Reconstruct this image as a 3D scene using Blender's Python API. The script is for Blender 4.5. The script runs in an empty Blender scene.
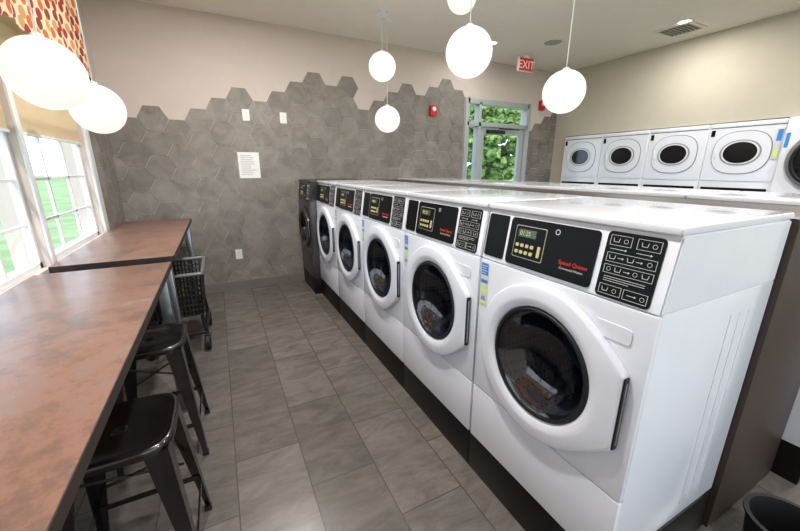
import bpy, bmesh, math, random
from mathutils import Matrix, Vector
random.seed(4)
S=bpy.context.scene
COL=S.collection
try:
    S.view_settings.view_transform='Standard'
except Exception: pass

# ------------------------------------------------------------ materials
def srgb(r,g,b):
    f=lambda c:(c/255/12.92) if c/255<=.04045 else ((c/255+.055)/1.055)**2.4
    return (f(r),f(g),f(b),1)
MATS={}
def mat(name,c,rough=.5,metal=0,noise=0,nscale=8,bump=0,bscale=60,emit=0,spec=.5,stretch=None,coat=0):
    if name in MATS: return MATS[name]
    m=bpy.data.materials.new(name); m.use_nodes=True; nt=m.node_tree; N=nt.nodes; L=nt.links
    b=N['Principled BSDF']; col=srgb(*c)
    b.inputs['Roughness'].default_value=rough; b.inputs['Metallic'].default_value=metal
    b.inputs['Specular IOR Level'].default_value=spec
    b.inputs['Coat Weight'].default_value=coat
    tc=N.new('ShaderNodeTexCoord'); mp=N.new('ShaderNodeMapping'); L.new(tc.outputs['Object'],mp.inputs['Vector'])
    if stretch: mp.inputs['Scale'].default_value=stretch
    nz=N.new('ShaderNodeTexNoise'); nz.inputs['Scale'].default_value=nscale; nz.inputs['Detail'].default_value=5
    L.new(mp.outputs['Vector'],nz.inputs['Vector'])
    rp=N.new('ShaderNodeValToRGB'); k=max(noise,.015)
    rp.color_ramp.elements[0].position=.3; rp.color_ramp.elements[1].position=.7
    rp.color_ramp.elements[0].color=tuple(v*(1-k) for v in col[:3])+(1,)
    rp.color_ramp.elements[1].color=tuple(min(1,v*(1+k)) for v in col[:3])+(1,)
    L.new(nz.outputs['Fac'],rp.inputs['Fac']); L.new(rp.outputs['Color'],b.inputs['Base Color'])
    if bump:
        n2=N.new('ShaderNodeTexNoise'); n2.inputs['Scale'].default_value=bscale
        L.new(mp.outputs['Vector'],n2.inputs['Vector'])
        bp=N.new('ShaderNodeBump'); bp.inputs['Strength'].default_value=bump; bp.inputs['Distance'].default_value=.01
        L.new(n2.outputs['Fac'],bp.inputs['Height']); L.new(bp.outputs['Normal'],b.inputs['Normal'])
    if emit:
        b.inputs['Emission Color'].default_value=col; b.inputs['Emission Strength'].default_value=emit
    MATS[name]=m; return m
M_white=mat('appliance_enamel',(226,229,238),.2,0,.01,spec=.5,coat=.3)
M_whitetop=mat('appliance_top_enamel',(224,227,236),.16,0,.01,coat=.5)
M_black=mat('black_overlay',(9,9,11),.3,spec=.15)
M_dglass=mat('dark_dryer_glass',(12,12,14),.12,spec=.6)
M_blackp=mat('black_plastic',(14,14,16),.45)
M_rubber=mat('black_rubber',(18,18,20),.55)
M_plinth=mat('black_plinth_laminate',(11,10,9),.45,noise=.2,spec=.3)
M_steel=mat('brushed_steel',(165,168,172),.3,1,.05,stretch=(1,1,20))
M_chrome=mat('chrome',(200,200,205),.15,1)
M_darksteel=mat('dark_stainless',(95,92,92),.32,.9,.08)
M_gun=mat('gunmetal_paint',(86,81,84),.2,.95,.15)
M_print=mat('white_print',(205,205,205),.5)
M_red=mat('red_print',(215,48,28),.5)
M_redp=mat('red_plastic',(190,25,30),.35)
M_lcd=mat('lcd_green',(70,90,70),.2)
M_beige=mat('beige_keys',(200,190,140),.5)
M_blue=mat('blue_sticker',(50,130,210),.4)
M_yg=mat('lime_sticker',(205,225,120),.4)
M_wall=mat('wall_paint_greige',(206,194,187),.85,0,.02,bump=.05,bscale=150)
M_wallr=mat('wall_paint_beige',(190,183,167),.85,0,.02,bump=.05,bscale=150)
M_ceil=mat('ceiling_paint',(232,225,214),.9,0,.015)
M_trim=mat('white_trim_paint',(226,228,230),.4)
M_doorframe=mat('door_frame_paint',(168,174,176),.4)
M_brown=mat('brown_laminate',(56,44,36),.45,0,.12,nscale=5,stretch=(1,1,.3))
M_paper=mat('paper',(238,238,236),.8)
M_plate=mat('white_plate',(235,235,232),.35)
M_porch=mat('porch_paint',(225,228,230),.6)
M_grey=mat('speaker_grey',(165,160,150),.6)
M_seam=mat('door_gap_grey',(105,107,113),.5)
M_bark=mat('bark',(90,75,60),.9,noise=.3)
M_base=mat('tile_base',(118,112,107),.5,noise=.08)
M_palegrey=mat('pale_grey_plastic',(150,154,156),.3,.6)

def m_shade():
    m=bpy.data.materials.new('roller_shade_fabric'); m.use_nodes=True; nt=m.node_tree; N=nt.nodes; L=nt.links
    N.clear(); o=N.new('ShaderNodeOutputMaterial'); t=N.new('ShaderNodeBsdfTranslucent'); g=N.new('ShaderNodeBsdfDiffuse'); mx=N.new('ShaderNodeMixShader'); mx.inputs[0].default_value=.5
    tc=N.new('ShaderNodeTexCoord'); w_=N.new('ShaderNodeTexWave'); w_.inputs['Scale'].default_value=60; L.new(tc.outputs['Object'],w_.inputs['Vector'])
    r=N.new('ShaderNodeValToRGB'); r.color_ramp.elements[0].color=srgb(226,208,180); r.color_ramp.elements[1].color=srgb(238,221,194); L.new(w_.outputs['Color'],r.inputs[0])
    L.new(r.outputs[0],t.inputs[0]); L.new(r.outputs[0],g.inputs[0]); L.new(g.outputs[0],mx.inputs[1]); L.new(t.outputs[0],mx.inputs[2]); L.new(mx.outputs[0],o.inputs[0]); return m
M_shade=m_shade()
def glassy(name,tint,gl,rough=.02):
    m=bpy.data.materials.new(name); m.use_nodes=True; nt=m.node_tree; N=nt.nodes; L=nt.links
    N.clear(); o=N.new('ShaderNodeOutputMaterial'); t=N.new('ShaderNodeBsdfTransparent'); g=N.new('ShaderNodeBsdfGlossy')
    mx=N.new('ShaderNodeMixShader'); 
    t.inputs['Color'].default_value=tint; g.inputs['Roughness'].default_value=rough
    mx.inputs[0].default_value=gl
    L.new(t.outputs[0],mx.inputs[1]); L.new(g.outputs[0],mx.inputs[2]); L.new(mx.outputs[0],o.inputs[0])
    return m
M_pane=glassy('window_glass',(.98,.99,1,1),.03)
M_doorglass=glassy('tinted_door_glass',(.34,.42,.54,1),.09,.03)

def m_globe():
    m=bpy.data.materials.new('opal_glass_lit'); m.use_nodes=True; b=m.node_tree.nodes['Principled BSDF']
    b.inputs['Base Color'].default_value=(.42,.41,.39,1); b.inputs['Roughness'].default_value=.12
    b.inputs['Emission Color'].default_value=(1,.95,.87,1); b.inputs['Emission Strength'].default_value=.84
    return m
M_globe=m_globe()
def m_lamp():
    m=bpy.data.materials.new('downlight_lens'); m.use_nodes=True; b=m.node_tree.nodes['Principled BSDF']
    b.inputs['Emission Color'].default_value=(1,.93,.82,1); b.inputs['Emission Strength'].default_value=6
    return m
M_lens=m_lamp()

def m_table():
    m=bpy.data.materials.new('rust_mottled_laminate'); m.use_nodes=True; N=m.node_tree.nodes; L=m.node_tree.links; b=N['Principled BSDF']
    tc=N.new('ShaderNodeTexCoord'); n=N.new('ShaderNodeTexNoise'); n.inputs['Scale'].default_value=7; n.inputs['Detail'].default_value=12; n.inputs['Roughness'].default_value=.78
    L.new(tc.outputs['Object'],n.inputs['Vector']); r=N.new('ShaderNodeValToRGB'); e=r.color_ramp.elements
    e[0].position=.34; e[0].color=srgb(98,82,76); e[1].position=.68; e[1].color=srgb(146,126,116)
    x=e.new(.45); x.color=srgb(116,88,76); x=e.new(.52); x.color=srgb(136,98,82); x=e.new(.6); x.color=srgb(124,104,96)
    L.new(n.outputs['Fac'],r.inputs['Fac']); L.new(r.outputs['Color'],b.inputs['Base Color']); b.inputs['Roughness'].default_value=.32
    return m
M_table=m_table()
M_tedge=mat('dark_table_edge',(42,32,29),.5)

def m_floor():
    m=bpy.data.materials.new('taupe_floor_tile'); m.use_nodes=True; N=m.node_tree.nodes; L=m.node_tree.links; b=N['Principled BSDF']
    tc=N.new('ShaderNodeTexCoord'); mp=N.new('ShaderNodeMapping'); mp.inputs['Rotation'].default_value=(0,0,math.radians(90)); mp.inputs['Location'].default_value=(.1,.08,0)
    L.new(tc.outputs['Object'],mp.inputs['Vector'])
    br=N.new('ShaderNodeTexBrick'); br.inputs['Scale'].default_value=1; br.inputs['Brick Width'].default_value=.61; br.inputs['Row Height'].default_value=.305
    br.inputs['Mortar Size'].default_value=.0028; br.inputs['Mortar Smooth'].default_value=.1; br.offset=.5
    br.inputs['Color1'].default_value=srgb(114,107,102); br.inputs['Color2'].default_value=srgb(96,90,86); br.inputs['Mortar'].default_value=srgb(76,70,66)
    L.new(mp.outputs['Vector'],br.inputs['Vector'])
    sc=N.new('ShaderNodeVectorMath'); sc.operation='SCALE'; sc.inputs[3].default_value=60; L.new(br.outputs['Color'],sc.inputs[0])
    ad=N.new('ShaderNodeVectorMath'); ad.operation='ADD'; L.new(tc.outputs['Object'],ad.inputs[0]); L.new(sc.outputs[0],ad.inputs[1])
    n=N.new('ShaderNodeTexNoise'); n.inputs['Scale'].default_value=4.5; n.inputs['Detail'].default_value=12; n.inputs['Roughness'].default_value=.72; n.inputs['Distortion'].default_value=.7
    m2=N.new('ShaderNodeMapping'); m2.inputs['Scale'].default_value=(1,2.6,1); m2.inputs['Rotation'].default_value=(0,0,.5); L.new(ad.outputs[0],m2.inputs['Vector']); L.new(m2.outputs['Vector'],n.inputs['Vector'])
    r=N.new('ShaderNodeValToRGB'); r.color_ramp.elements[0].position=.33; r.color_ramp.elements[1].position=.68
    r.color_ramp.elements[0].color=(.66,.655,.65,1); r.color_ramp.elements[1].color=(1.3,1.3,1.3,1); L.new(n.outputs['Fac'],r.inputs['Fac'])
    mx=N.new('ShaderNodeMix'); mx.data_type='RGBA'; mx.blend_type='MULTIPLY'; mx.inputs[0].default_value=1
    L.new(br.outputs['Color'],mx.inputs[6]); L.new(r.outputs['Color'],mx.inputs[7])
    m3=N.new('ShaderNodeMix'); m3.data_type='RGBA'; L.new(br.outputs['Fac'],m3.inputs[0]); L.new(mx.outputs[2],m3.inputs[6]); m3.inputs[7].default_value=srgb(74,69,65)
    L.new(m3.outputs[2],b.inputs['Base Color'])
    b.inputs['Roughness'].default_value=.27
    bp=N.new('ShaderNodeBump'); bp.inputs['Strength'].default_value=.2; bp.inputs['Distance'].default_value=.002; bp.invert=True
    L.new(br.outputs['Fac'],bp.inputs['Height']); L.new(bp.outputs['Normal'],b.inputs['Normal'])
    return m
M_floor=m_floor()

def m_hex():
    m=bpy.data.materials.new('taupe_hexagon_tile'); m.use_nodes=True; N=m.node_tree.nodes; L=m.node_tree.links; b=N['Principled BSDF']
    at=N.new('ShaderNodeAttribute'); at.attribute_name='tint'
    tc=N.new('ShaderNodeTexCoord'); n=N.new('ShaderNodeTexNoise'); n.inputs['Scale'].default_value=6; n.inputs['Detail'].default_value=10; n.inputs['Roughness'].default_value=.7; n.inputs['Distortion'].default_value=.8
    L.new(tc.outputs['Object'],n.inputs['Vector']); r=N.new('ShaderNodeValToRGB'); r.color_ramp.elements[0].position=.33; r.color_ramp.elements[1].position=.68
    r.color_ramp.elements[0].color=srgb(112,106,100); r.color_ramp.elements[1].color=srgb(152,145,138); L.new(n.outputs['Fac'],r.inputs['Fac'])
    mx=N.new('ShaderNodeMix'); mx.data_type='RGBA'; mx.blend_type='MULTIPLY'; mx.inputs[0].default_value=1
    L.new(r.outputs['Color'],mx.inputs[6]); L.new(at.outputs['Color'],mx.inputs[7]); L.new(mx.outputs[2],b.inputs['Base Color'])
    b.inputs['Roughness'].default_value=.5
    return m
M_hex=m_hex()

def m_valance():
    m=bpy.data.materials.new('leaf_print_fabric'); m.use_nodes=True; N=m.node_tree.nodes; L=m.node_tree.links; b=N['Principled BSDF']
    tc=N.new('ShaderNodeTexCoord'); mp=N.new('ShaderNodeMapping'); mp.inputs['Scale'].default_value=(1,1.3,.85); mp.inputs['Rotation'].default_value=(math.radians(35),0,0)
    L.new(tc.outputs['Object'],mp.inputs['Vector'])
    sx=N.new('ShaderNodeSeparateXYZ'); L.new(mp.outputs['Vector'],sx.inputs[0]); cx=N.new('ShaderNodeCombineXYZ'); L.new(sx.outputs[1],cx.inputs[0]); L.new(sx.outputs[2],cx.inputs[1])
    v=N.new('ShaderNodeTexVoronoi'); v.voronoi_dimensions='2D'; v.inputs['Scale'].default_value=17; v.inputs['Randomness'].default_value=.35; L.new(cx.outputs[0],v.inputs['Vector'])
    sp=N.new('ShaderNodeSeparateColor'); L.new(v.outputs['Color'],sp.inputs[0])
    r=N.new('ShaderNodeValToRGB'); r.color_ramp.interpolation='CONSTANT'; e=r.color_ramp.elements
    e[0].position=0; e[0].color=srgb(140,48,34); e[1].position=.32; e[1].color=srgb(182,94,52)
    x=e.new(.56); x.color=srgb(114,56,42); x=e.new(.78); x.color=srgb(182,138,92)
    L.new(sp.outputs[0],r.inputs['Fac'])
    lt=N.new('ShaderNodeMath'); lt.operation='LESS_THAN'; lt.inputs[1].default_value=.43; L.new(v.outputs['Distance'],lt.inputs[0])
    mx=N.new('ShaderNodeMix'); mx.data_type='RGBA'; mx.inputs[6].default_value=srgb(210,190,158); L.new(lt.outputs[0],mx.inputs[0]); L.new(r.outputs['Color'],mx.inputs[7])
    L.new(mx.outputs[2],b.inputs['Base Color']); b.inputs['Roughness'].default_value=.9
    return m
M_val=m_valance()
def m_noise2(name,c1,c2,scale,rough=.9):
    m=bpy.data.materials.new(name); m.use_nodes=True; N=m.node_tree.nodes; L=m.node_tree.links; b=N['Principled BSDF']
    tc=N.new('ShaderNodeTexCoord'); n=N.new('ShaderNodeTexNoise'); n.inputs['Scale'].default_value=scale; n.inputs['Detail'].default_value=6
    L.new(tc.outputs['Object'],n.inputs['Vector']); r=N.new('ShaderNodeValToRGB'); r.color_ramp.elements[0].position=.38; r.color_ramp.elements[1].position=.62
    r.color_ramp.elements[0].color=srgb(*c1); r.color_ramp.elements[1].color=srgb(*c2); L.new(n.outputs['Fac'],r.inputs['Fac']); L.new(r.outputs['Color'],b.inputs['Base Color'])
    b.inputs['Roughness'].default_value=rough; b.inputs['Specular IOR Level'].default_value=.1; return m
M_leaf=m_noise2('foliage',(56,88,42),(156,182,112),3.5)
M_grass=m_noise2('grass',(126,148,106),(148,166,124),1.2)
def m_drum():
    m=bpy.data.materials.new('perforated_drum_steel'); m.use_nodes=True; N=m.node_tree.nodes; L=m.node_tree.links; b=N['Principled BSDF']
    tc=N.new('ShaderNodeTexCoord'); v=N.new('ShaderNodeTexVoronoi'); v.inputs['Scale'].default_value=42; v.inputs['Randomness'].default_value=0; L.new(tc.outputs['Object'],v.inputs['Vector'])
    lt=N.new('ShaderNodeMath'); lt.operation='LESS_THAN'; lt.inputs[1].default_value=.26; L.new(v.outputs['Distance'],lt.inputs[0])
    mx=N.new('ShaderNodeMix'); mx.data_type='RGBA'; mx.inputs[6].default_value=srgb(132,142,160); mx.inputs[7].default_value=(.008,.008,.008,1); L.new(lt.outputs[0],mx.inputs[0]); L.new(mx.outputs[2],b.inputs['Base Color'])
    b.inputs['Metallic'].default_value=.7; b.inputs['Roughness'].default_value=.33; return m
M_drum=m_drum()
M_drumback=mat('drum_back_steel',(50,54,62),.4,.7,.1)

# ------------------------------------------------------------ geometry helpers
def link(o,parent=None):
    COL.objects.link(o)
    if parent: o.parent=parent
    return o
def mk(name,bm,m,parent=None,M=None,smooth=False,auto=None):
    if M is not None: bmesh.ops.transform(bm,matrix=M,verts=bm.verts)
    bmesh.ops.recalc_face_normals(bm,faces=bm.faces)
    if smooth:
        for f in bm.faces: f.smooth=True
        if auto:
            for e in bm.edges:
                if len(e.link_faces)==2 and e.calc_face_angle(0)>math.radians(auto): e.smooth=False
    me=bpy.data.meshes.new(name); bm.to_mesh(me); bm.free(); me.materials.append(m)
    return link(bpy.data.objects.new(name,me),parent)
def add_box(bm,lo,hi,bev=0,seg=2):
    r=bmesh.ops.create_cube(bm,size=1); vs=r['verts']
    for v in vs: v.co=Vector([lo[i]+(v.co[i]+.5)*(hi[i]-lo[i]) for i in range(3)])
    if bev:
        es=list({e for v in vs for e in v.link_edges}); bmesh.ops.bevel(bm,geom=es,offset=bev,segments=seg,affect='EDGES',profile=.6)
def box(name,lo,hi,m,parent=None,bev=0,seg=2,M=None):
    bm=bmesh.new(); add_box(bm,lo,hi,bev,seg); return mk(name,bm,m,parent,M,smooth=bev>0,auto=35)
def boxes(name,L,m,parent=None,bev=0,M=None):
    bm=bmesh.new()
    for lo,hi in L: add_box(bm,lo,hi,bev)
    return mk(name,bm,m,parent,M,smooth=bev>0,auto=35)
def quads(name,Q,m,parent=None):
    bm=bmesh.new()
    for q in Q: bm.faces.new([bm.verts.new(p) for p in q])
    return mk(name,bm,m,parent)
def add_prism(bm,pts,z0,z1):
    a=[bm.verts.new((p[0],p[1],z0)) for p in pts]; b=[bm.verts.new((p[0],p[1],z1)) for p in pts]; n=len(pts)
    bm.faces.new(a[::-1]); bm.faces.new(b)
    for i in range(n): bm.faces.new((a[i],a[(i+1)%n],b[(i+1)%n],b[i]))
    return a+b
def rrect(x0,x1,y0,y1,r,n=5):
    P=[]
    for cx,cy,a0 in ((x1-r,y1-r,0),(x0+r,y1-r,90),(x0+r,y0+r,180),(x1-r,y0+r,270)):
        for i in range(n+1):
            a=math.radians(a0+90*i/n); P.append((cx+r*math.cos(a),cy+r*math.sin(a)))
    return P
def prism(name,pts,z0,z1,m,parent=None,M=None,bev=0,smooth=False):
    bm=bmesh.new(); add_prism(bm,pts,z0,z1)
    if bev:
        es=[e for e in bm.edges if len(e.link_faces)==2 and (abs(e.verts[0].co.z-z1)<1e-6 and abs(e.verts[1].co.z-z1)<1e-6)]
        bmesh.ops.bevel(bm,geom=es,offset=bev,segments=2,affect='EDGES')
    return mk(name,bm,m,parent,M,smooth=smooth or bev>0,auto=35)
def add_lathe(bm,prof,n=48,rfun=None):
    rings=[]
    for (r,z) in prof:
        if r<1e-6: rings.append([bm.verts.new((0,0,z))]); continue
        ring=[]
        for i in range(n):
            a=2*math.pi*i/n; rr=rfun(r,a) if rfun else r
            ring.append(bm.verts.new((rr*math.cos(a),rr*math.sin(a),z)))
        rings.append(ring)
    for A,B in zip(rings,rings[1:]):
        for i in range(n):
            j=(i+1)%n
            if len(A)==1 and len(B)==1: continue
            if len(A)==1: bm.faces.new((A[0],B[i],B[j]))
            elif len(B)==1: bm.faces.new((A[i],A[j],B[0]))
            else: bm.faces.new((A[i],A[j],B[j],B[i]))
def lathe(name,prof,m,parent=None,M=None,n=48,rfun=None,auto=40):
    bm=bmesh.new(); add_lathe(bm,prof,n,rfun); return mk(name,bm,m,parent,M,smooth=True,auto=auto)
def add_tube(bm,p0,p1,r,n=10,r1=None):
    p0=Vector(p0);p1=Vector(p1);d=p1-p0;q=d.to_track_quat('Z','Y').to_matrix().to_4x4();r1=r if r1 is None else r1
    A=[];B=[]
    for i in range(n):
        a=2*math.pi*i/n;c,s=math.cos(a),math.sin(a)
        A.append(bm.verts.new(p0+q@Vector((r*c,r*s,0))));B.append(bm.verts.new(p1+q@Vector((r1*c,r1*s,0))))
    bm.faces.new(A[::-1]);bm.faces.new(B)
    for i in range(n): bm.faces.new((A[i],A[(i+1)%n],B[(i+1)%n],B[i]))
def tubes(name,segs,r,m,parent=None,n=10):
    bm=bmesh.new()
    for a,b in segs: add_tube(bm,a,b,r,n)
    return mk(name,bm,m,parent,smooth=True,auto=50)
def text(name,s,size,m,parent,M,thick=.0006,align='LEFT'):
    cu=bpy.data.curves.new('tmp','FONT'); cu.body=s; cu.size=size; cu.extrude=thick; cu.align_x=align
    o=bpy.data.objects.new('tmp',cu); COL.objects.link(o); dg=bpy.context.evaluated_depsgraph_get()
    me=bpy.data.meshes.new_from_object(o.evaluated_get(dg)); bpy.data.objects.remove(o); bpy.data.curves.remove(cu)
    me.name=name; me.transform(M); me.materials.clear(); me.materials.append(m)
    return link(bpy.data.objects.new(name,me),parent)
def cut(o,cutter):
    md=o.modifiers.new('b','BOOLEAN'); md.operation='DIFFERENCE'; md.object=cutter; md.solver='EXACT'
    dg=bpy.context.evaluated_depsgraph_get(); dg.update()
    me=bpy.data.meshes.new_from_object(o.evaluated_get(dg)); o.modifiers.clear(); o.data=me
def root(name,loc,label,cat,group=None,rz=0):
    e=bpy.data.objects.new(name,None); e.empty_display_size=.1; e.location=loc; e.rotation_euler=(0,0,rz); COL.objects.link(e)
    e['label']=label; e['category']=cat
    if group: e['group']=group
    return e
def tag(o,label,cat,group=None):
    o['label']=label; o['category']=cat
    if group: o['group']=group
    return o
def copy_tree(o,parent=None):
    c=o.copy(); COL.objects.link(c)
    if parent: c.parent=parent
    for ch in list(o.children): copy_tree(ch,c)
    return c
def frame(X,Y,Z,o):
    return Matrix(((X[0],Y[0],Z[0],o[0]),(X[1],Y[1],Z[1],o[1]),(X[2],Y[2],Z[2],o[2]),(0,0,0,1)))
def struct(o): o['kind']='structure'; return o

# ------------------------------------------------------------ room
XL,XR,YB,YF,ZC=-.87,5.167,4.426,-2.4,2.875
T=.15
struct(box('floor',(XL-T,YF-T,-.1),(6.1,YB+T,0),M_floor))
struct(box('ceiling',(XL-T,YF-T,ZC),(6.1,YB+T,ZC+.12),M_ceil))
WY=[(.38,1.43),(1.48,2.55),(2.60,3.64)]; WZ0,WZ1=.875,2.5
P=[((XL-T,YF,0),(XL,YB+T,WZ0)),((XL-T,YF,WZ1),(XL,YB+T,ZC)),((XL-T,YF,WZ0),(XL,WY[0][0],WZ1)),((XL-T,WY[2][1],WZ0),(XL,YB+T,WZ1))]
for i in (0,1): P.append(((XL-T,WY[i][1],WZ0),(XL,WY[i+1][0],WZ1)))
struct(boxes('wall_left',P,M_wall))
DX0,DX1,DZ=3.33,4.52,2.33
struct(boxes('wall_back',[((XL,YB,0),(DX0,YB+T,ZC)),((DX1,YB,0),(6.1,YB+T,ZC)),((DX0,YB,DZ),(DX1,YB+T,ZC))],M_wall))
struct(boxes('wall_right',[((XR,YF,1.905),(XR+.12,YB,ZC)),((XR,4.185,0),(XR+.12,YB,1.905)),((6.0,YF,0),(6.1,YB,ZC))],M_wallr))
struct(boxes('wall_front',[((XL,YF-T,0),(6.0,YF,.4)),((XL,YF-T,2.55),(6.0,YF,ZC)),((XL,YF-T,.4),(-.4,YF,2.55)),((5,YF-T,.4),(6.0,YF,2.55)),((2.2,YF-T,.4),(2.4,YF,2.55))],M_wall))
for i,(a,b) in enumerate([(-.4,2.2),(2.4,5)]):  # unseen storefront windows added behind the camera to let sky light in
    struct(boxes('window_%d'%(i+4),[((a,YF-.1,.4),(a+.06,YF-.04,2.55)),((b-.06,YF-.1,.4),(b,YF-.04,2.55)),((a,YF-.1,.4),(b,YF-.04,.46)),((a,YF-.1,2.49),(b,YF-.04,2.55)),(((a+b)/2-.03,YF-.1,.4),((a+b)/2+.03,YF-.04,2.55))],M_trim))
for i,(a,b) in enumerate(WY):
    bm=bmesh.new(); x0,x1=XL-.07,XL-.035; f=.03
    for lo,hi in [((x0,a,WZ0),(x1,a+f,WZ1)),((x0,b-f,WZ0),(x1,b,WZ1)),((x0,a,WZ0),(x1,b,WZ0+f)),((x0,a,WZ1-f),(x1,b,WZ1)),((x0,a,1.63),(x1,b,1.67))]: add_box(bm,lo,hi)
    w=b-a
    for k in (1,2):
        y=a+w*k/3; add_box(bm,(x0+.012,y-.007,WZ0),(x1-.008,y+.007,WZ1))
    for z in (1.11,1.34,1.9,2.15): add_box(bm,(x0+.012,a,z-.007),(x1-.008,b,z+.007))
    o=struct(mk('window_%d'%(i+1),bm,M_trim))
    quads('glass_pane',[[(x0+.018,a+f,WZ0+f),(x0+.018,b-f,WZ0+f),(x0+.018,b-f,WZ1-f),(x0+.018,a+f,WZ1-f)]],M_pane,o)
P=[((XL,WY[0][0]-.1,WZ0-.02),(XL+.018,WY[0][0],WZ1+.1)),((XL,3.64,WZ0-.02),(XL+.018,3.745,WZ1+.1)),((XL,1.43,WZ0),(XL+.012,1.48,WZ1)),((XL,2.55,WZ0),(XL+.012,2.60,WZ1)),((XL,WY[0][0]-.1,WZ1),(XL+.018,3.745,WZ1+.1))]
struct(boxes('trim_1',P,M_trim,bev=.003))
struct(box('baseboard_back',(XL,YB-.014,0),(DX0-.06,YB,.1),M_base))
struct(box('baseboard_left',(XL,YF,0),(XL+.012,YB-.015,.1),M_base))

def interp(P,x):
    if x<=P[0][0]: return P[0][1]
    for (a,b),(c,d) in zip(P,P[1:]):
        if x<=c: return b+(d-b)*(x-a)/(c-a)
    return P[-1][1]
def hexclad(name,x0,x1,prof,M,seed,shade=1):
    rnd=random.Random(seed); s=.135; h=s*math.sqrt(3); bm=bmesh.new(); lay=bm.loops.layers.float_color.new('tint')
    i=0; x=x0-.02
    while x<x1+s:
        top=interp(prof,x); z=-(h/2 if i%2 else 0)
        while z+h/2<top+h*.3:
            R=s-.0024; pts=[(x+R*math.cos(math.radians(60*k)),z+R*math.sin(math.radians(60*k))) for k in range(6)]
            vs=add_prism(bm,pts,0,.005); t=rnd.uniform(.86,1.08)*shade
            for f in {f for v in vs for f in v.link_faces}:
                for l in f.loops: l[lay]=(t,t*rnd.uniform(.99,1.01),t,1)
            z+=h
        x+=1.5*s; i+=1
    for co,no in (((x0,0,0),(-1,0,0)),((x1,0,0),(1,0,0)),((0,.1,0),(0,-1,0))):
        g=bm.verts[:]+bm.edges[:]+bm.faces[:]
        r=bmesh.ops.bisect_plane(bm,geom=g,plane_co=co,plane_no=no,clear_outer=True)
        es=[e for e in r['geom_cut'] if isinstance(e,bmesh.types.BMEdge)]
        bmesh.ops.holes_fill(bm,edges=es,sides=0)
    return struct(mk(name,bm,M_hex,M=M))
prof=[(-.87,2.0),(-.67,2.02),(-.5,1.93),(-.25,2.02),(-.066,1.94),(.188,2.11),(.57,2.27),(.85,2.38),(.99,2.54),(1.22,2.55),(1.51,2.41),(1.77,2.25),(2.04,2.19),(2.3,2.40),(2.63,2.31),(2.94,2.53),(3.2,2.45)]
hexclad('wall_back_tile',XL,DX0-.05,prof,frame((1,0,0),(0,0,1),(0,-1,0),(0,YB,0)),1)
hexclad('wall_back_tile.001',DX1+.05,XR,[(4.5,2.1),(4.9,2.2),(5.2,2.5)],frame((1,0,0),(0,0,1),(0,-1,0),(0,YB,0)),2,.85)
hexclad('wall_left_tile',3.755,YB-.01,[(3.7,1.75),(4.4,1.98)],frame((0,1,0),(0,0,1),(1,0,0),(XL,0,0)),3)

d=struct(boxes('door_1',[((DX0-.04,YB-.02,0),(DX0+.035,YB+.1,DZ+.04)),((DX1-.035,YB-.02,0),(DX1+.04,YB+.1,DZ+.04)),((DX0,YB-.02,DZ-.03),(DX1,YB+.1,DZ+.04)),((DX0,YB-.02,2.0),(DX1,YB+.1,2.06)),((3.54,YB-.02,0),(3.585,YB+.1,2.33))],M_doorframe,bev=.003))
boxes('door_leaf',[((3.59,YB+.02,.01),(3.68,YB+.065,1.99)),((4.39,YB+.02,.01),(4.48,YB+.065,1.99)),((3.68,YB+.02,1.9),(4.39,YB+.065,1.99)),((3.68,YB+.02,.01),(4.39,YB+.065,.25)),((3.68,YB+.02,1.02),(4.39,YB+.065,1.08))],M_doorframe,d)
Y=YB+.045
quads('glass_pane',[[(a,Y,c),(b,Y,c),(b,Y,e),(a,Y,e)] for a,b,c,e in ((3.68,4.39,.25,1.9),(DX0+.03,3.54,.02,2.0),(DX0+.03,DX1-.03,2.06,DZ-.03))],M_pane,d)
boxes('push_bar',[((3.63,YB-.04,1.03),(4.44,YB-.0,1.08)),((3.63,YB-.0,1.03),(3.67,YB+.02,1.08)),((4.40,YB-.0,1.03),(4.44,YB+.02,1.08))],M_steel,d)
boxes('door_closer',[((3.72,YB-.03,1.91),(4.05,YB+.02,1.96)),((3.9,YB-.07,1.97),(4.3,YB-.05,1.985))],M_blackp,d)

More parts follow.
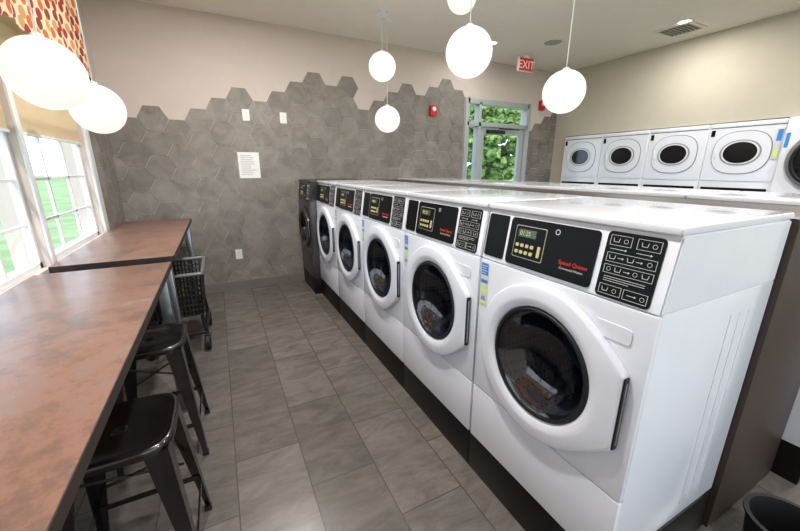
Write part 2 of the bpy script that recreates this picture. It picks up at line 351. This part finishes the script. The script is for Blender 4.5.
# ------------------------------------------------------------ washer
ZD=.7466
def washer_proto(dark=False):
    body=M_darksteel if dark else M_white
    r=root('washing_machine',(0,0,0),'','washing machine')
    W=.285 if dark else .3375; k=W/.3375
    b=box('body',(.016,-W,.19),(.665,W,1.055),body,r,bev=.008)
    fp=box('front_panel',(0,-W+.001,.462),(.02,W-.001,1.05),body,r,bev=.005)
    box('lower_panel',(0,-W+.001,.192),(.02,W-.001,.457),body,r,bev=.005)
    bm=bmesh.new(); add_tube(bm,(-.1,0,ZD),(.42,0,ZD),.197*k,64); c=mk('cutter',bm,M_white)
    cut(b,c); cut(fp,c); bpy.data.objects.remove(c)
    box('plinth',(.004,-W-.0035,0),(.655,W+.0035,.19),M_plinth,r,bev=.002)
    bm=bmesh.new(); pts=[(.002,1.052),(.030,1.245),(.035,1.252),(.662,1.252),(.662,1.052)]
    add_prism(bm,[(x,z) for x,z in pts],-W,W)
    es=[e for e in bm.edges]; bmesh.ops.bevel(bm,geom=es,offset=.004,segments=2,affect='EDGES')
    mk('control_housing',bm,body,r,M=frame((1,0,0),(0,0,1),(0,-1,0),(0,0,0)),smooth=True,auto=35)
    box('top_cover',(.020,-W-.001,1.252),(.668,W+.001,1.276),M_whitetop if not dark else body,r,bev=.009,seg=3)
    for x in (.40,.46,.52): box('side_rib',(x,-W-.0022,.25),(x+.006,-W+.004,.98),body,r,bev=.001)
    al=math.atan(.028/.193); F=frame((0,-k,0),(math.sin(al),0,math.cos(al)),(-math.cos(al),0,math.sin(al)),(.002,0,1.052))
    prism('payment_blank_panel',rrect(-.327,-.222,.018,.184,.008),0,.004,M_black,r,F,bev=.001)
    cp=prism('control_panel',rrect(-.205,.140,.014,.184,.012),0,.006,M_black,r,F,bev=.0015)
    ip=prism('instruction_panel',rrect(.160,.308,.006,.190,.012),0,.003,M_black,r,F,bev=.001)
    prism('display_frame',rrect(-.175,-.04,.045,.160,.006),.006,.0072,M_grey,cp,F)
    prism('display_back',rrect(-.172,-.043,.048,.157,.006),.007,.008,M_black,cp,F)
    prism('display',rrect(-.16,-.08,.12,.147,.003),.008,.009,M_lcd,cp,F)
    bm=bmesh.new()
    for i in range(4):
        for j in range(2): add_prism(bm,rrect(-.162+i*.022,-.148+i*.022,.060+j*.024,.072+j*.024,.003,2),.008,.0105)
    add_prism(bm,rrect(-.064,-.052,.060,.098,.003,2),.008,.0105)
    mk('keypad',bm,M_beige,cp,F)
    text('lettering','01:25',.022,M_beige,cp,F@Matrix.Translation((-.152,.126,.0093)))
    text('lettering','Speed Queen',.0185,M_red,cp,F@Matrix.Translation((.024,.062,.0062)),thick=.0003)
    text('lettering','Commercial Washer',.0100,M_print,cp,F@Matrix.Translation((.030,.047,.0062)),thick=.0003)
    lathe('emblem_ring',[(.009,0),(.009,.001),(.0065,.001),(.0065,0)],M_print,cp,F@Matrix.Translation((0,.158,.0058)),n=20)
    bm=bmesh.new()
    def rect(x0,x1,y0,y1,t=.0010):
        for a in ((x0,x1,y0,y0+t),(x0,x1,y1-t,y1),(x0,x0+t,y0,y1),(x1-t,x1,y0,y1)):
            add_box(bm,(a[0],a[2],.003),(a[1],a[3],.0042))
    def arrow(x,y,s): 
        add_box(bm,(x,y-.0007,.003),(x+s,y+.0007,.0042)); add_prism(bm,[(x+s,y-.003),(x+s+.005,y),(x+s,y+.003)],.003,.0042)
    def tub(x,y):
        add_prism(bm,[(x,y+.006),(x+.002,y-.005),(x+.016,y-.005),(x+.018,y+.006),(x+.0168,y+.006),(x+.0150,y-.0037),(x+.0030,y-.0037),(x+.0012,y+.006)],.003,.0042)
    def ringp(x,y,r0=.006,r1=.0049,n=14):
        o_=[bm.verts.new((x+r0*math.cos(2*math.pi*i/n),y+r0*math.sin(2*math.pi*i/n),.0042)) for i in range(n)]
        i_=[bm.verts.new((x+r1*math.cos(2*math.pi*i/n),y+r1*math.sin(2*math.pi*i/n),.0042)) for i in range(n)]
        for i in range(n): bm.faces.new((o_[i],o_[(i+1)%n],i_[(i+1)%n],i_[i]))
    rect(.170,.228,.152,.180); rect(.242,.300,.152,.180); tub(.178,.166); ringp(.213,.166); tub(.252,.166); ringp(.285,.166)
    arrow(.175,.142,.04); arrow(.245,.142,.035)
    rect(.170,.300,.106,.132); tub(.177,.119); arrow(.201,.119,.012); tub(.226,.119); arrow(.250,.119,.012); ringp(.284,.119)
    rect(.170,.300,.074,.098); ringp(.184,.086); tub(.200,.086); arrow(.225,.086,.012); ringp(.256,.086); tub(.272,.086)
    for y in (.064,.058,.052): add_box(bm,(.176,y,.003),(.176+(.11 if y>.055 else .07),y+.0012,.0042))
    rect(.170,.232,.015,.042); rect(.238,.300,.015,.042); tub(.178,.028); ringp(.214,.028); arrow(.248,.028,.02); ringp(.288,.028)
    mk('pictograms',bm,M_print,ip,F)
    D=frame((0,-k,0),(0,0,k),(-1,0,0),(0,0,ZD))
    def rf(rr,a):
        a=(a+math.pi)%(2*math.pi)-math.pi; f=abs(a); q=math.radians(22)
        if f<q: R=.297/math.cos(f)
        else: R=.284+(.297/math.cos(q)-.284)*max(0,1-(f-q)/math.radians(34))**2
        if rr<=.225: return rr
        return .225+(rr-.225)*(R-.225)/(.285-.225)
    dr=lathe('door',[(.280,0),(.285,.003),(.285,.020),(.282,.025),(.276,.027),(.240,.030),(.230,.030),(.211,.022),(.205,.018),(.202,.010),(.202,-.01)],body,r,D,n=144,rfun=rf,auto=50)
    lathe('door_seal',[(.203,-.012),(.202,.018),(.197,.023),(.188,.021),(.182,-.012)],M_rubber,dr,D,n=64)
    lathe('door_glass',[(.185,.016),(.17,.006),(.15,-.02),(.12,-.05),(.08,-.066),(0,-.074)],M_doorglass,dr,D,n=64)
    box('handle',(-.0235,-.3015*k,ZD-.115*k),(-.004,-.2955*k,ZD+.115*k),M_blackp,dr,bev=.002)
    box('handle_plate',(-.018,-.3025*k,ZD-.10*k),(-.010,-.3005*k,ZD+.10*k),M_steel,dr,bev=.0005)
    DM=frame((0,-1,0),(0,0,1),(-1,0,0),(0,0,ZD))
    lathe('drum',[(.193*k,-.015),(.196*k,-.03),(.196*k,-.36)],M_drum,r,DM,n=64)
    lathe('drum_back',[(.196*k,-.36),(.17*k,-.375),(.12*k,-.35),(.05*k,-.36),(0,-.36)],M_drumback,r,DM,n=64)
    if not dark:
        prism('embossed_badge',rrect(.18,.285,.20,.245,.01),0,.003,M_white,r,DM,bev=.001)
        G=frame((0,-1,0),(0,0,1),(-1,0,0),(0,0,0))
        st=prism('sticker',rrect(-.332,-.286,.852,1.038,.003),.0,.0012,M_print,r,G)
        prism('sticker_print',rrect(-.329,-.289,.985,1.034,.002),.0012,.0018,M_blue,st,G)
        prism('sticker_print',rrect(-.329,-.289,.951,.965,.002),.0012,.0018,M_blue,st,G)
        prism('sticker_print',rrect(-.329,-.289,.857,.868,.002),.0012,.0018,M_yg,st,G)
        prism('sticker_print',rrect(-.329,-.289,.905,.94,.002),.0012,.0018,M_yg,st,G)
        boxes('sticker_lines',[((-.325,.992+.010*i,.0018),(-.294 if i%2 else -.302,.995+.010*i,.0022)) for i in range(4)]+[((-.325,.911+.008*i,.0018),(-.295,.9135+.008*i,.0022)) for i in range(3)],M_print,st,M=G)
        text('lettering','16',.026,M_blue,st,G@Matrix.Translation((-.3245,.878,.0022)))
    return r
pitch=.685; Y0=.417; XF=.935
w=washer_proto()
w['group']='front-loading washers in the island'
for k in range(5):
    o=w if k==0 else copy_tree(w)
    o.location=(XF,Y0+pitch*(k+.5),0)
    o['label']='white front-loading washer at the open end of the row' if k==0 else 'white front-loading coin washer with round tinted door on black plinth'
for k in range(6):
    o=copy_tree(w); o.location=(2.872,.66+k*.6845,0); o.rotation_euler=(0,0,math.pi)
    o['label']='white front-loading washer standing behind the brown laminate bulkhead'
dk=washer_proto(True); dk.location=(.862,4.133,0); dk['label']='dark stainless front-loading washer standing against tiled wall'
bk=tag(box('divider_bulkhead',(1.608,.405,0),(2.2,4.41,1.255),M_brown,bev=.003),'low brown laminate bulkhead standing between two washer rows','divider')

# ------------------------------------------------------------ dryers
def dryer_proto():
    r=root('tumble_dryer',(0,0,0),'white stacked tumble dryer with oval tinted door window','tumble dryer','dryers along the wall')
    W=.3225
    box('body',(.012,-W,0),(.70,W,1.893),M_white,r,bev=.006)
    G=frame((0,-1,0),(0,0,1),(-1,0,0),(.012,0,0))
    box('header_strip',(.004,-.316,1.848),(.014,.316,1.888),M_white,r,bev=.002)
    box('panel_gap',(.0105,-.316,1.838),(.013,.316,1.848),M_seam,r)
    for zc in (1.575,.62):
        prism('front_panel',rrect(-.312,.312,zc-.30,zc+.262,.02),0,.006,M_white,r,G,bev=.003)
        def sq(f,a0=.245,b0=.22,e=2.6):
            out=[]
            for i in range(64):
                a=2*math.pi*i/64; c,s=math.cos(a),math.sin(a)
                out.append((a0*f*math.copysign(abs(c)**(2/e),c),zc+b0*f*math.copysign(abs(s)**(2/e),s)))
            return out
        prism('door_gap',sq(1.03),.006,.0075,M_seam,r,G)
        dr=prism('door',sq(1),.006,.015,M_white,r,G,bev=.004)
        ell=lambda s:sq(s,.145,.110,2.1)
        prism('window_bezel',ell(1.22),.015,.0185,M_palegrey,dr,G,bev=.003)
        prism('window_ring',ell(1.12),.018,.021,M_white,dr,G,bev=.002)
        prism('window_glass',ell(1),.020,.023,M_dglass,dr,G,bev=.002)
        box('door_handle',(-.016,.212,zc-.05),(-.002,.224,zc+.05),M_white,dr,bev=.004)
        prism('label_plate',rrect(-.298,-.262,zc+.18,zc+.248,.004),.006,.009,M_black,r,G)
    cp=prism('control_panel',rrect(-.29,.29,.98,1.20,.01),0,.008,M_black,r,G,bev=.002)
    prism('display',rrect(-.2,-.08,1.1,1.16,.004),.008,.010,M_lcd,cp,G)
    return r
dp=dryer_proto()
for i,e in enumerate([4.18,3.53,2.88,2.23]):
    o=dp if i==0 else copy_tree(dp); o.location=(5.125,e-.326,0)
    if i==3:
        G=frame((0,-1,0),(0,0,1),(-1,0,0),(.012,0,0))
        st=prism('sticker',rrect(.262,.308,1.50,1.80,.003),.006,.0165,M_print,o,G); prism('sticker_print',rrect(.266,.304,1.68,1.79,.002),.0165,.0172,M_blue,st,G); prism('sticker_print',rrect(.266,.304,1.52,1.60,.002),.0165,.0172,M_yg,st,G)
        o['label']='white stacked tumble dryer with oval tinted window and blue sticker'
big=root('tumble_dryer',(5.10,1.23,0),'large white tumble dryer with round metal-rimmed glass door','tumble dryer')
box('body',(0,-.345,0),(.75,.345,1.9),M_white,big,bev=.006)
G=frame((0,-1,0),(0,0,1),(-1,0,0),(0,0,1.49))
dr=lathe('door',[(.29,0),(.29,.03),(.280,.042),(.255,.045),(.248,.03)],M_steel,big,G,n=64)
lathe('door_seal',[(.255,.02),(.250,.047),(.235,.055),(.22,.03)],M_rubber,dr,G,n=64)
lathe('door_glass',[(.232,.035),(.2,.045),(.12,.06),(0,.065)],M_dglass,dr,G,n=64)
prism('sticker',rrect(-.335,-.305,.12,.26,.003),.0,.0015,M_blue,big,G)
box('control_panel',(-.01,-.3,.85),(.0,.3,1.1),M_black,big,bev=.002)

# ------------------------------------------------------------ tables
def table(x0,x1,y0,y1,label):
    r=root('folding_table',((x0+x1)/2,(y0+y1)/2,0),label,'table')
    hx,hy=(x1-x0)/2,(y1-y0)/2
    box('table_top',(-hx,-hy,.868),(hx,hy,.9),M_table,r,bev=.0025)
    boxes('edge_band',[((-hx-.002,-hy-.002,.866),(hx+.002,-hy+.0,.898)),((-hx-.002,hy,.866),(hx+.002,hy+.002,.898)),((hx,-hy,.866),(hx+.002,hy,.898)),((-hx-.002,-hy,.866),(-hx,hy,.898))],M_tedge,r)
    for sx in (-1,1):
        for sy in (-1,1):
            x=sx*(hx-.05);y=sy*(hy-.05); box('leg',(x-.025,y-.025,0),(x+.025,y+.025,.866),M_steel,r,bev=.003)
    boxes('apron',[((-hx+.06,-hy+.04,.82),(hx-.06,-hy+.06,.866)),((-hx+.06,hy-.06,.82),(hx-.06,hy-.04,.866)),((-hx+.04,-hy+.06,.82),(-hx+.06,hy-.06,.866)),((hx-.06,-hy+.06,.82),(hx-.04,hy-.06,.866))],M_steel,r)
    return r
table(-.85,-.28,.45,2.26,'counter-height table with rust-brown mottled laminate top and steel legs')
table(-.84,-.28,2.42,4.22,'rust-brown mottled laminate table standing nearer the tiled wall')

# ------------------------------------------------------------ stools
def stool_proto():
    r=root('metal_stool',(0,0,0),'black metal backless stool tucked beside the table','stool','metal stools along the table')
    Z=.61
    bm=bmesh.new(); n=56
    def rs(a,s,e=4.5):
        c,t=math.cos(a),math.sin(a); return (s*math.copysign(abs(c)**(2/e),c),s*math.copysign(abs(t)**(2/e),t))
    prof=[(.152,Z-.035),(.157,Z-.025),(.158,Z-.009),(.154,Z-.002),(.148,Z),(.138,Z-.003),(.125,Z-.010),(.06,Z-.012),(0.02,Z-.012)]
    rings=[]
    for s,z in prof: rings.append([bm.verts.new((*rs(2*math.pi*i/n,s),z)) for i in range(n)])
    for A,B in zip(rings,rings[1:]):
        for i in range(n): bm.faces.new((A[i],A[(i+1)%n],B[(i+1)%n],B[i]))
    mk('seat',bm,M_gun,r,smooth=True,auto=60)
    lathe('seat_hole',[(.021,Z-.0115),(.016,Z-.012),(.016,Z-.02),(0,Z-.02)],M_rubber,r,n=20)
    for sx in (-1,1):
        for sy in (-1,1):
            bm=bmesh.new()
            t=Vector((sx*.144,sy*.144,Z-.022)); b=Vector((sx*.185,sy*.185,.015))
            def sec(c,w,th):
                return [c,c+Vector((-sx*w,0,0)),c+Vector((-sx*w,-sy*th,0)),c+Vector((-sx*th,-sy*th,0)),c+Vector((-sx*th,-sy*w,0)),c+Vector((0,-sy*w,0))]
            A=[bm.verts.new(v) for v in sec(t,.066,.003)]; B=[bm.verts.new(v) for v in sec(b,.022,.003)]
            bm.faces.new(A[::-1]);bm.faces.new(B)
            for i in range(6): bm.faces.new((A[i],A[(i+1)%6],B[(i+1)%6],B[i]))
            lg=mk('leg',bm,M_gun,r)
            box('foot',(min(sx*.188,sx*.160),min(sy*.188,sy*.160),0),(max(sx*.188,sx*.160),max(sy*.188,sy*.160),.02),M_rubber,lg,bev=.004)
    k=.168
    boxes('footrest',[((-k,sy*k-.003,.17),(k,sy*k+.003,.19)) for sy in (-1,1)]+[((sx*k-.003,-k,.17),(sx*k+.003,k,.19)) for sx in (-1,1)],M_gun,r)
    k=.125
    tubes('cross_brace',[((-k,-k,.54),(k,k,.30)),((k,-k,.54),(-k,k,.30))],.005,M_gun,r)
    return r
st=stool_proto(); st.location=(-.37,1.24,0)
o=copy_tree(st); o.location=(-.385,1.93,0)

# ------------------------------------------------------------ laundry cart
c=root('laundry_cart',(-.40,3.22,0),'black lattice laundry cart with metal rim on casters','laundry cart')
hx,hy,z0,z1=.205,.27,.30,.625
bm=bmesh.new()
n=15
tp=.90
def bar(p,q,r=.0065): add_tube(bm,p,q,r,4)
for i in range(n+1):
    t=-1+2*i/n
    for s in (-1,1):
        bar((t*hx*tp,s*hy*tp,z0),(t*hx,s*hy,z1)); bar((s*hx*tp,t*hy*tp,z0),(s*hx,t*hy,z1))
add_box(bm,(-hx*tp,-hy*tp,z0-.006),(hx*tp,hy*tp,z0+.004))
for j in range(9):
    z=z0+(z1-z0)*j/8; q=tp+(1-tp)*j/8
    for s in (-1,1):
        bar((-hx*q,s*hy*q,z),(hx*q,s*hy*q,z)); bar((s*hx*q,-hy*q,z),(s*hx*q,hy*q,z))
mk('basket',bm,M_blackp,c)
a,b=hx+.012,hy+.012
tubes('rim',[((-a,-b,z1+.01),(a,-b,z1+.01)),((a,-b,z1+.01),(a,b,z1+.01)),((a,b,z1+.01),(-a,b,z1+.01)),((-a,b,z1+.01),(-a,-b,z1+.01))],.013,M_palegrey,c)
fr=[]
for sx in (-1,1):
    for sy in (-1,1): fr.append(((sx*.175,sy*.235,z0),(sx*.19,sy*.25,.13)))
for p,q in (((-.19,-.25),(.19,-.25)),((.19,-.25),(.19,.25)),((.19,.25),(-.19,.25)),((-.19,.25),(-.19,-.25))): fr.append(((*p,.15),(*q,.15)))
tubes('frame',fr,.014,M_blackp,c)
for sx in (-1,1):
    for sy in (-1,1):
        X_,Y_=sx*.19,sy*.25
        bm=bmesh.new(); add_lathe(bm,[(.012,-.018),(.052,-.018),(.060,-.012),(.060,.012),(.052,.018),(.012,.018)],28)
        wh=mk('caster_wheel',bm,M_rubber,c,M=Matrix.Translation((X_,Y_,.060))@Matrix.Rotation(math.pi/2,4,'Y'),smooth=True,auto=40)
        boxes('caster_fork',[((X_-.026,Y_-.014,.055),(X_-.022,Y_+.014,.135)),((X_+.022,Y_-.014,.055),(X_+.026,Y_+.014,.135)),((X_-.026,Y_-.014,.13),(X_+.026,Y_+.014,.135))],M_steel,wh)

# ------------------------------------------------------------ pendants
def pendant(x,y,z,R,label):
    r=root('pendant_lamp',(x,y,z),label,'pendant lamp','white globe pendants')
    prof=[(R*math.sin(math.pi*i/32),-R*math.cos(math.pi*i/32)) for i in range(33)]; prof[0]=(0,-R);prof[-1]=(0,R)
    lathe('globe',prof,M_globe,r,n=48,auto=180)
    lathe('cap',[(.022,R-.004),(.022,R+.008),(.008,R+.016),(0,R+.016)],M_trim,r,n=24)
    bm=bmesh.new(); add_tube(bm,(0,0,R+.014),(0,0,ZC-z-.02),.0033,8); mk('cord',bm,M_trim,r,smooth=True)
    lathe('canopy',[(0,ZC-z),(.06,ZC-z),(.058,ZC-z-.018),(.02,ZC-z-.025),(0,ZC-z-.025)],M_trim,r,n=28)
pl='white opal glass globe pendant hanging above the '
pendant(-.58,2.12,1.78,.1375,pl+'near folding table')
pendant(-.58,2.85,1.74,.1375,pl+'far folding table')
pendant(1.64,3.63,2.395,.1375,pl+'washer island')
pendant(1.76,3.77,1.92,.1375,'white opal globe pendant hung low above the washer island')
pendant(1.436,1.92,2.07,.1375,pl+'washer row')
pendant(1.88,2.64,2.69,.112,'small white glass globe pendant hanging close to the ceiling')
pendant(2.196,1.845,1.91,.1375,pl+'brown bulkhead')

# ------------------------------------------------------------ ceiling things
def downlight(x,y,en=40):
    r=root('recessed_downlight',(x,y,ZC),'round recessed ceiling downlight, lit','ceiling light','recessed downlights')
    lathe('trim_ring',[(.055,0),(.085,0),(.083,-.006),(.058,-.004)],M_trim,r,n=32)
    lathe('lens',[(.057,-.002),(.05,-.003),(0,-.003)],M_lens,r,n=32)
    l=bpy.data.lights.new('downlight_bulb','AREA'); l.shape='DISK'; l.size=.11; l.energy=en; l.color=(1,.965,.92)
    lo=bpy.data.objects.new('downlight_bulb',l); lo.location=(0,0,-.012); link(lo,r)
for x,y,en in ((4.535,2.40,26),(3.196,3.82,7),(.3,1.0,42),(.3,3.0,38),(3.2,.8,42),(1.7,-1.0,42),(4.2,0,42),(2.9,2.55,22)):  # all but the first pair are unseen fixtures added to brighten the room
    if (x,y)!=(2.9,2.55): downlight(x,y,en)
sp=root('ceiling_speaker',(3.82,3.45,ZC),'round grey ceiling speaker grille','speaker')
lathe('grille',[(.1,0),(.098,-.006),(.085,-.009),(0,-.009)],M_grey,sp,n=36)
lathe('rim',[(.098,0),(.115,0),(.113,-.008),(.1,-.008)],M_ceil,sp,n=36)
v=root('air_vent',(4.72,2.53,ZC),'square slatted ceiling air vent','air vent')
boxes('frame',[((-.18,-.18,-.012),(.18,-.15,0)),((-.18,.15,-.012),(.18,.18,0)),((-.18,-.15,-.012),(-.15,.15,0)),((.15,-.15,-.012),(.18,.15,0))],M_ceil,v)
boxes('slats',[((-.15,-.14+.04*i,-.010),(.15,-.125+.04*i,-.002)) for i in range(8)],M_grey,v)
box('duct_opening',(-.15,-.15,-.002),(.15,.15,-.0005),M_black,v)
ex=root('exit_sign',(3.95,4.0,ZC-.11),'red exit sign with white letters hanging from ceiling','exit sign')
E=frame((1,0,0),(0,0,1),(0,-1,0),(0,0,0))
box('housing',(-.135,-.02,-.085),(.135,.02,.085),M_plate,ex,bev=.006)
prism('sign_face',rrect(-.128,.128,-.078,.078,.004),.02,.0215,mat('exit_sign_red_face',(200,42,40),.5,emit=.15),ex,E)
text('lettering','EXIT',.140,mat('exit_letters',(245,225,218),.5,emit=.15),ex,E@Matrix.Translation((0,-.050,.0225)),.001,'CENTER')
box('mount',(-.05,-.015,.085),(.05,.015,.1095),M_plate,ex)

# ------------------------------------------------------------ wall things
Mx=frame((1,0,0),(0,0,1),(0,-1,0),(0,0,0))
YT=YB-.0048
def sw(x,z,label,outlet=False):
    r=root('wall_outlet' if outlet else 'light_switch',(x,YT,z),label,'outlet' if outlet else 'switch')
    prism('cover_plate',rrect(-.036,.036,-.058,.058,.006),0,.006,M_plate,r,Mx,bev=.002)
    if outlet:
        for s in (-1,1):
            prism('socket',rrect(-.017,.017,s*.022-.014,s*.022+.014,.01),.006,.008,M_plate,r,Mx)
            boxes('slots',[((-.008,s*.022-.006,.008),(-.006,s*.022+.006,.0084)),((.006,s*.022-.006,.008),(.008,s*.022+.006,.0084))],M_black,r,M=Mx)
    else:
        prism('rocker',rrect(-.016,.016,-.033,.033,.003),.006,.010,M_trim,r,Mx,bev=.002)
sw(.37,1.955,'white light switch plate on hexagon tile'); sw(.76,1.948,'white wall control plate on hexagon tile')
sw(.134,.428,'white duplex outlet low on hexagon tile',True)
pp=root('paper_notice',(.35,YT,1.43),'white printed paper notice taped to hexagon tile','notice')
prism('sheet',rrect(-.11,.11,-.14,.14,.001),0,.002,M_paper,pp,Mx)
M_ink=mat('grey_ink',(140,140,145),.8)
rn=random.Random(3)
boxes('print_lines',[((-.085,.10-.022*i,.002),(-.085+rn.uniform(.1,.17),.105-.022*i,.0023)) for i in range(10)],M_ink,pp,M=Mx)
def alarm(x,z,w,h,label,y):
    r=root('fire_alarm',(x,y,z),label,'fire alarm')
    prism('housing',rrect(-w/2,w/2,-h/2,h/2,.008),0,.045,M_redp,r,Mx,bev=.006)
    lathe('strobe_lens',[(.03,.045),(.028,.058),(0,.062)],M_plate,r,Mx@Matrix.Translation((0,h*.15,0)),n=24)
alarm(2.74,2.155,.10,.13,'red fire alarm strobe on hexagon tile beside the door',YT)
alarm(4.78,2.37,.10,.14,'red fire alarm on wall near the corner',YB-.0002)

# ------------------------------------------------------------ window dressing
bm=bmesh.new(); ny=150; x0=XL+.02
pts=[]
for i in range(ny+1):
    y=.2+(3.82-.2)*i/ny; pts.append((y,x0+.09+.014*math.sin(y*26)))
top=[bm.verts.new((x-.012,y,2.68)) for y,x in pts]; bot=[bm.verts.new((x,y,2.06+.012*math.sin(y*13))) for y,x in pts]
for i in range(ny): bm.faces.new((top[i],top[i+1],bot[i+1],bot[i]))
e0=[bm.verts.new((x0,y,z)) for y,z in ((3.82,2.68),(3.82,2.06))]; bm.faces.new((top[-1],e0[0],e0[1],bot[-1]))
va=root('window_valance',(0,0,0),'leaf-print rust red and tan fabric valance over windows','valance')
mk('fabric',bm,M_val,va,smooth=True,auto=60)
box('mounting_board',(x0-.002,.2,2.66),(x0+.065,3.80,2.68),M_trim,va)
for i,(a,b) in enumerate(WY):
    s=root('roller_shade',(XL-.022,(a+b)/2,0),'cream roller shade half lowered over window','roller shade','cream roller shades')
    w_=(b-a)/2-.006
    box('shade_cloth',(-.001,-w_,1.585),(.001,w_,2.47),M_shade,s)
    box('hem_bar',(-.006,-w_,1.57),(.006,w_,1.587),M_trim,s,bev=.002)
    bm=bmesh.new(); add_tube(bm,(0,-w_,2.478),(0,w_,2.478),.012,16); mk('roller',bm,M_trim,s,smooth=True,auto=50)

# ------------------------------------------------------------ bin
bn=root('waste_bin',(1.72,.225,0),'small black round waste bin standing beside the washer','waste bin')
lathe('bucket',[(0,0),(.10,0),(.105,.01),(.12,.145),(.130,.15),(.130,.16),(.115,.16),(.111,.145),(.099,.015),(0,.012)],M_rubber,bn,n=40)

# ------------------------------------------------------------ outdoors
g=tag(box('lawn',(-80,-60,-.25),(80,90,-.12),M_grass),'mown green lawn around the building','lawn'); g['kind']='stuff'
def tree(x,y,h,s,seed,lab='leafy green tree growing outside on the lawn'):
    rn=random.Random(seed); r=root('tree',(x,y,-.12),lab,'tree','trees outside')
    bm=bmesh.new(); add_tube(bm,(0,0,0),(0,0,h*.55),.16*s,10,.08*s)
    for k in range(4):
        a=rn.uniform(0,6.3); add_tube(bm,(0,0,h*.35),(math.cos(a)*s,math.sin(a)*s,h*.65),.06*s,6,.03*s)
    mk('trunk',bm,M_bark,r,smooth=True)
    bm=bmesh.new()
    for k in range(60):
        a=rn.uniform(0,6.3); q=rn.uniform(0,1)**.5*1.5*s; z=h*rn.uniform(.25,1.0); q*=1.15-abs(z/h-.6)
        Mk=Matrix.Translation((q*math.cos(a),q*math.sin(a),z))@Matrix.Diagonal((rn.uniform(.8,1.2),rn.uniform(.8,1.2),rn.uniform(.5,.8),1))
        bmesh.ops.create_icosphere(bm,subdivisions=3,radius=rn.uniform(.25,.55)*s,matrix=Mk)
    for v_ in bm.verts: v_.co+=Vector((rn.uniform(-1,1),rn.uniform(-1,1),rn.uniform(-1,1)))*.10*s
    mk('foliage',bm,M_leaf,r)
for i,(x,y,h,s) in enumerate([(6.3,11.5,4.2,.85),(11.0,12.5,4.4,.85),(16,14,4.4,.9),(7.0,19,8,1.4),(16,22,8,1.5),(-22,58,5,1.6),(-34,56,5,1.6),(-48,58,5,1.6),(-12,60,5,1.6)]): tree(x,y,h,s,i)
for x in (4.9,7.0):
    p=root('porch_column',(x,6.6,-.12),'white square porch column outside the door','column','porch columns')
    box('shaft',(-.08,-.08,.15),(.08,.08,2.9),M_porch,p,bev=.01); box('base',(-.12,-.12,0),(.12,.12,.15),M_porch,p,bev=.01)

# ------------------------------------------------------------ light
W=bpy.data.worlds.new('World'); S.world=W; W.use_nodes=True; N=W.node_tree.nodes; bg=N['Background']
bg.inputs['Color'].default_value=(.70,.85,1,1); bg.inputs['Strength'].default_value=2.8
sl=bpy.data.lights.new('sun','SUN'); sl.energy=2.0; sl.angle=.02; sl.color=(1,.96,.88)
so=bpy.data.objects.new('sun',sl); so.rotation_euler=(math.radians(38),0,math.radians(-20)); COL.objects.link(so)
def portal(loc,rot,sx,sy):
    l=bpy.data.lights.new('portal','AREA'); l.shape='RECTANGLE'; l.size=sx; l.size_y=sy
    l.cycles.is_portal=True
    o=bpy.data.objects.new('portal',l); o.location=loc; o.rotation_euler=rot; COL.objects.link(o)
portal((XL-.16,1.99,1.7),(0,math.radians(-90),0),1.65,3.3)
portal((2.3,YF-.17,1.5),(math.radians(90),0,0),5.4,2.2)
portal((3.91,YB+.17,1.2),(math.radians(-90),0,0),1.2,2.3)

# ------------------------------------------------------------ camera
f,yaw,pit,roll,h=351.28,.4710,.2711,.0024,1.4063
r_=Vector((math.cos(yaw),-math.sin(yaw),0)); F_=Vector((math.sin(yaw)*math.cos(pit),math.cos(yaw)*math.cos(pit),-math.sin(pit))); U_=r_.cross(F_)
r2=r_*math.cos(roll)+U_*math.sin(roll); U2=U_*math.cos(roll)-r_*math.sin(roll)
cd=bpy.data.cameras.new('camera'); cd.sensor_fit='HORIZONTAL'; cd.sensor_width=36; cd.lens=f/800*36; cd.clip_start=.02
co=bpy.data.objects.new('camera',cd); COL.objects.link(co)
co.matrix_world=frame(r2,U2,-F_,(0,0,h)); S.camera=co
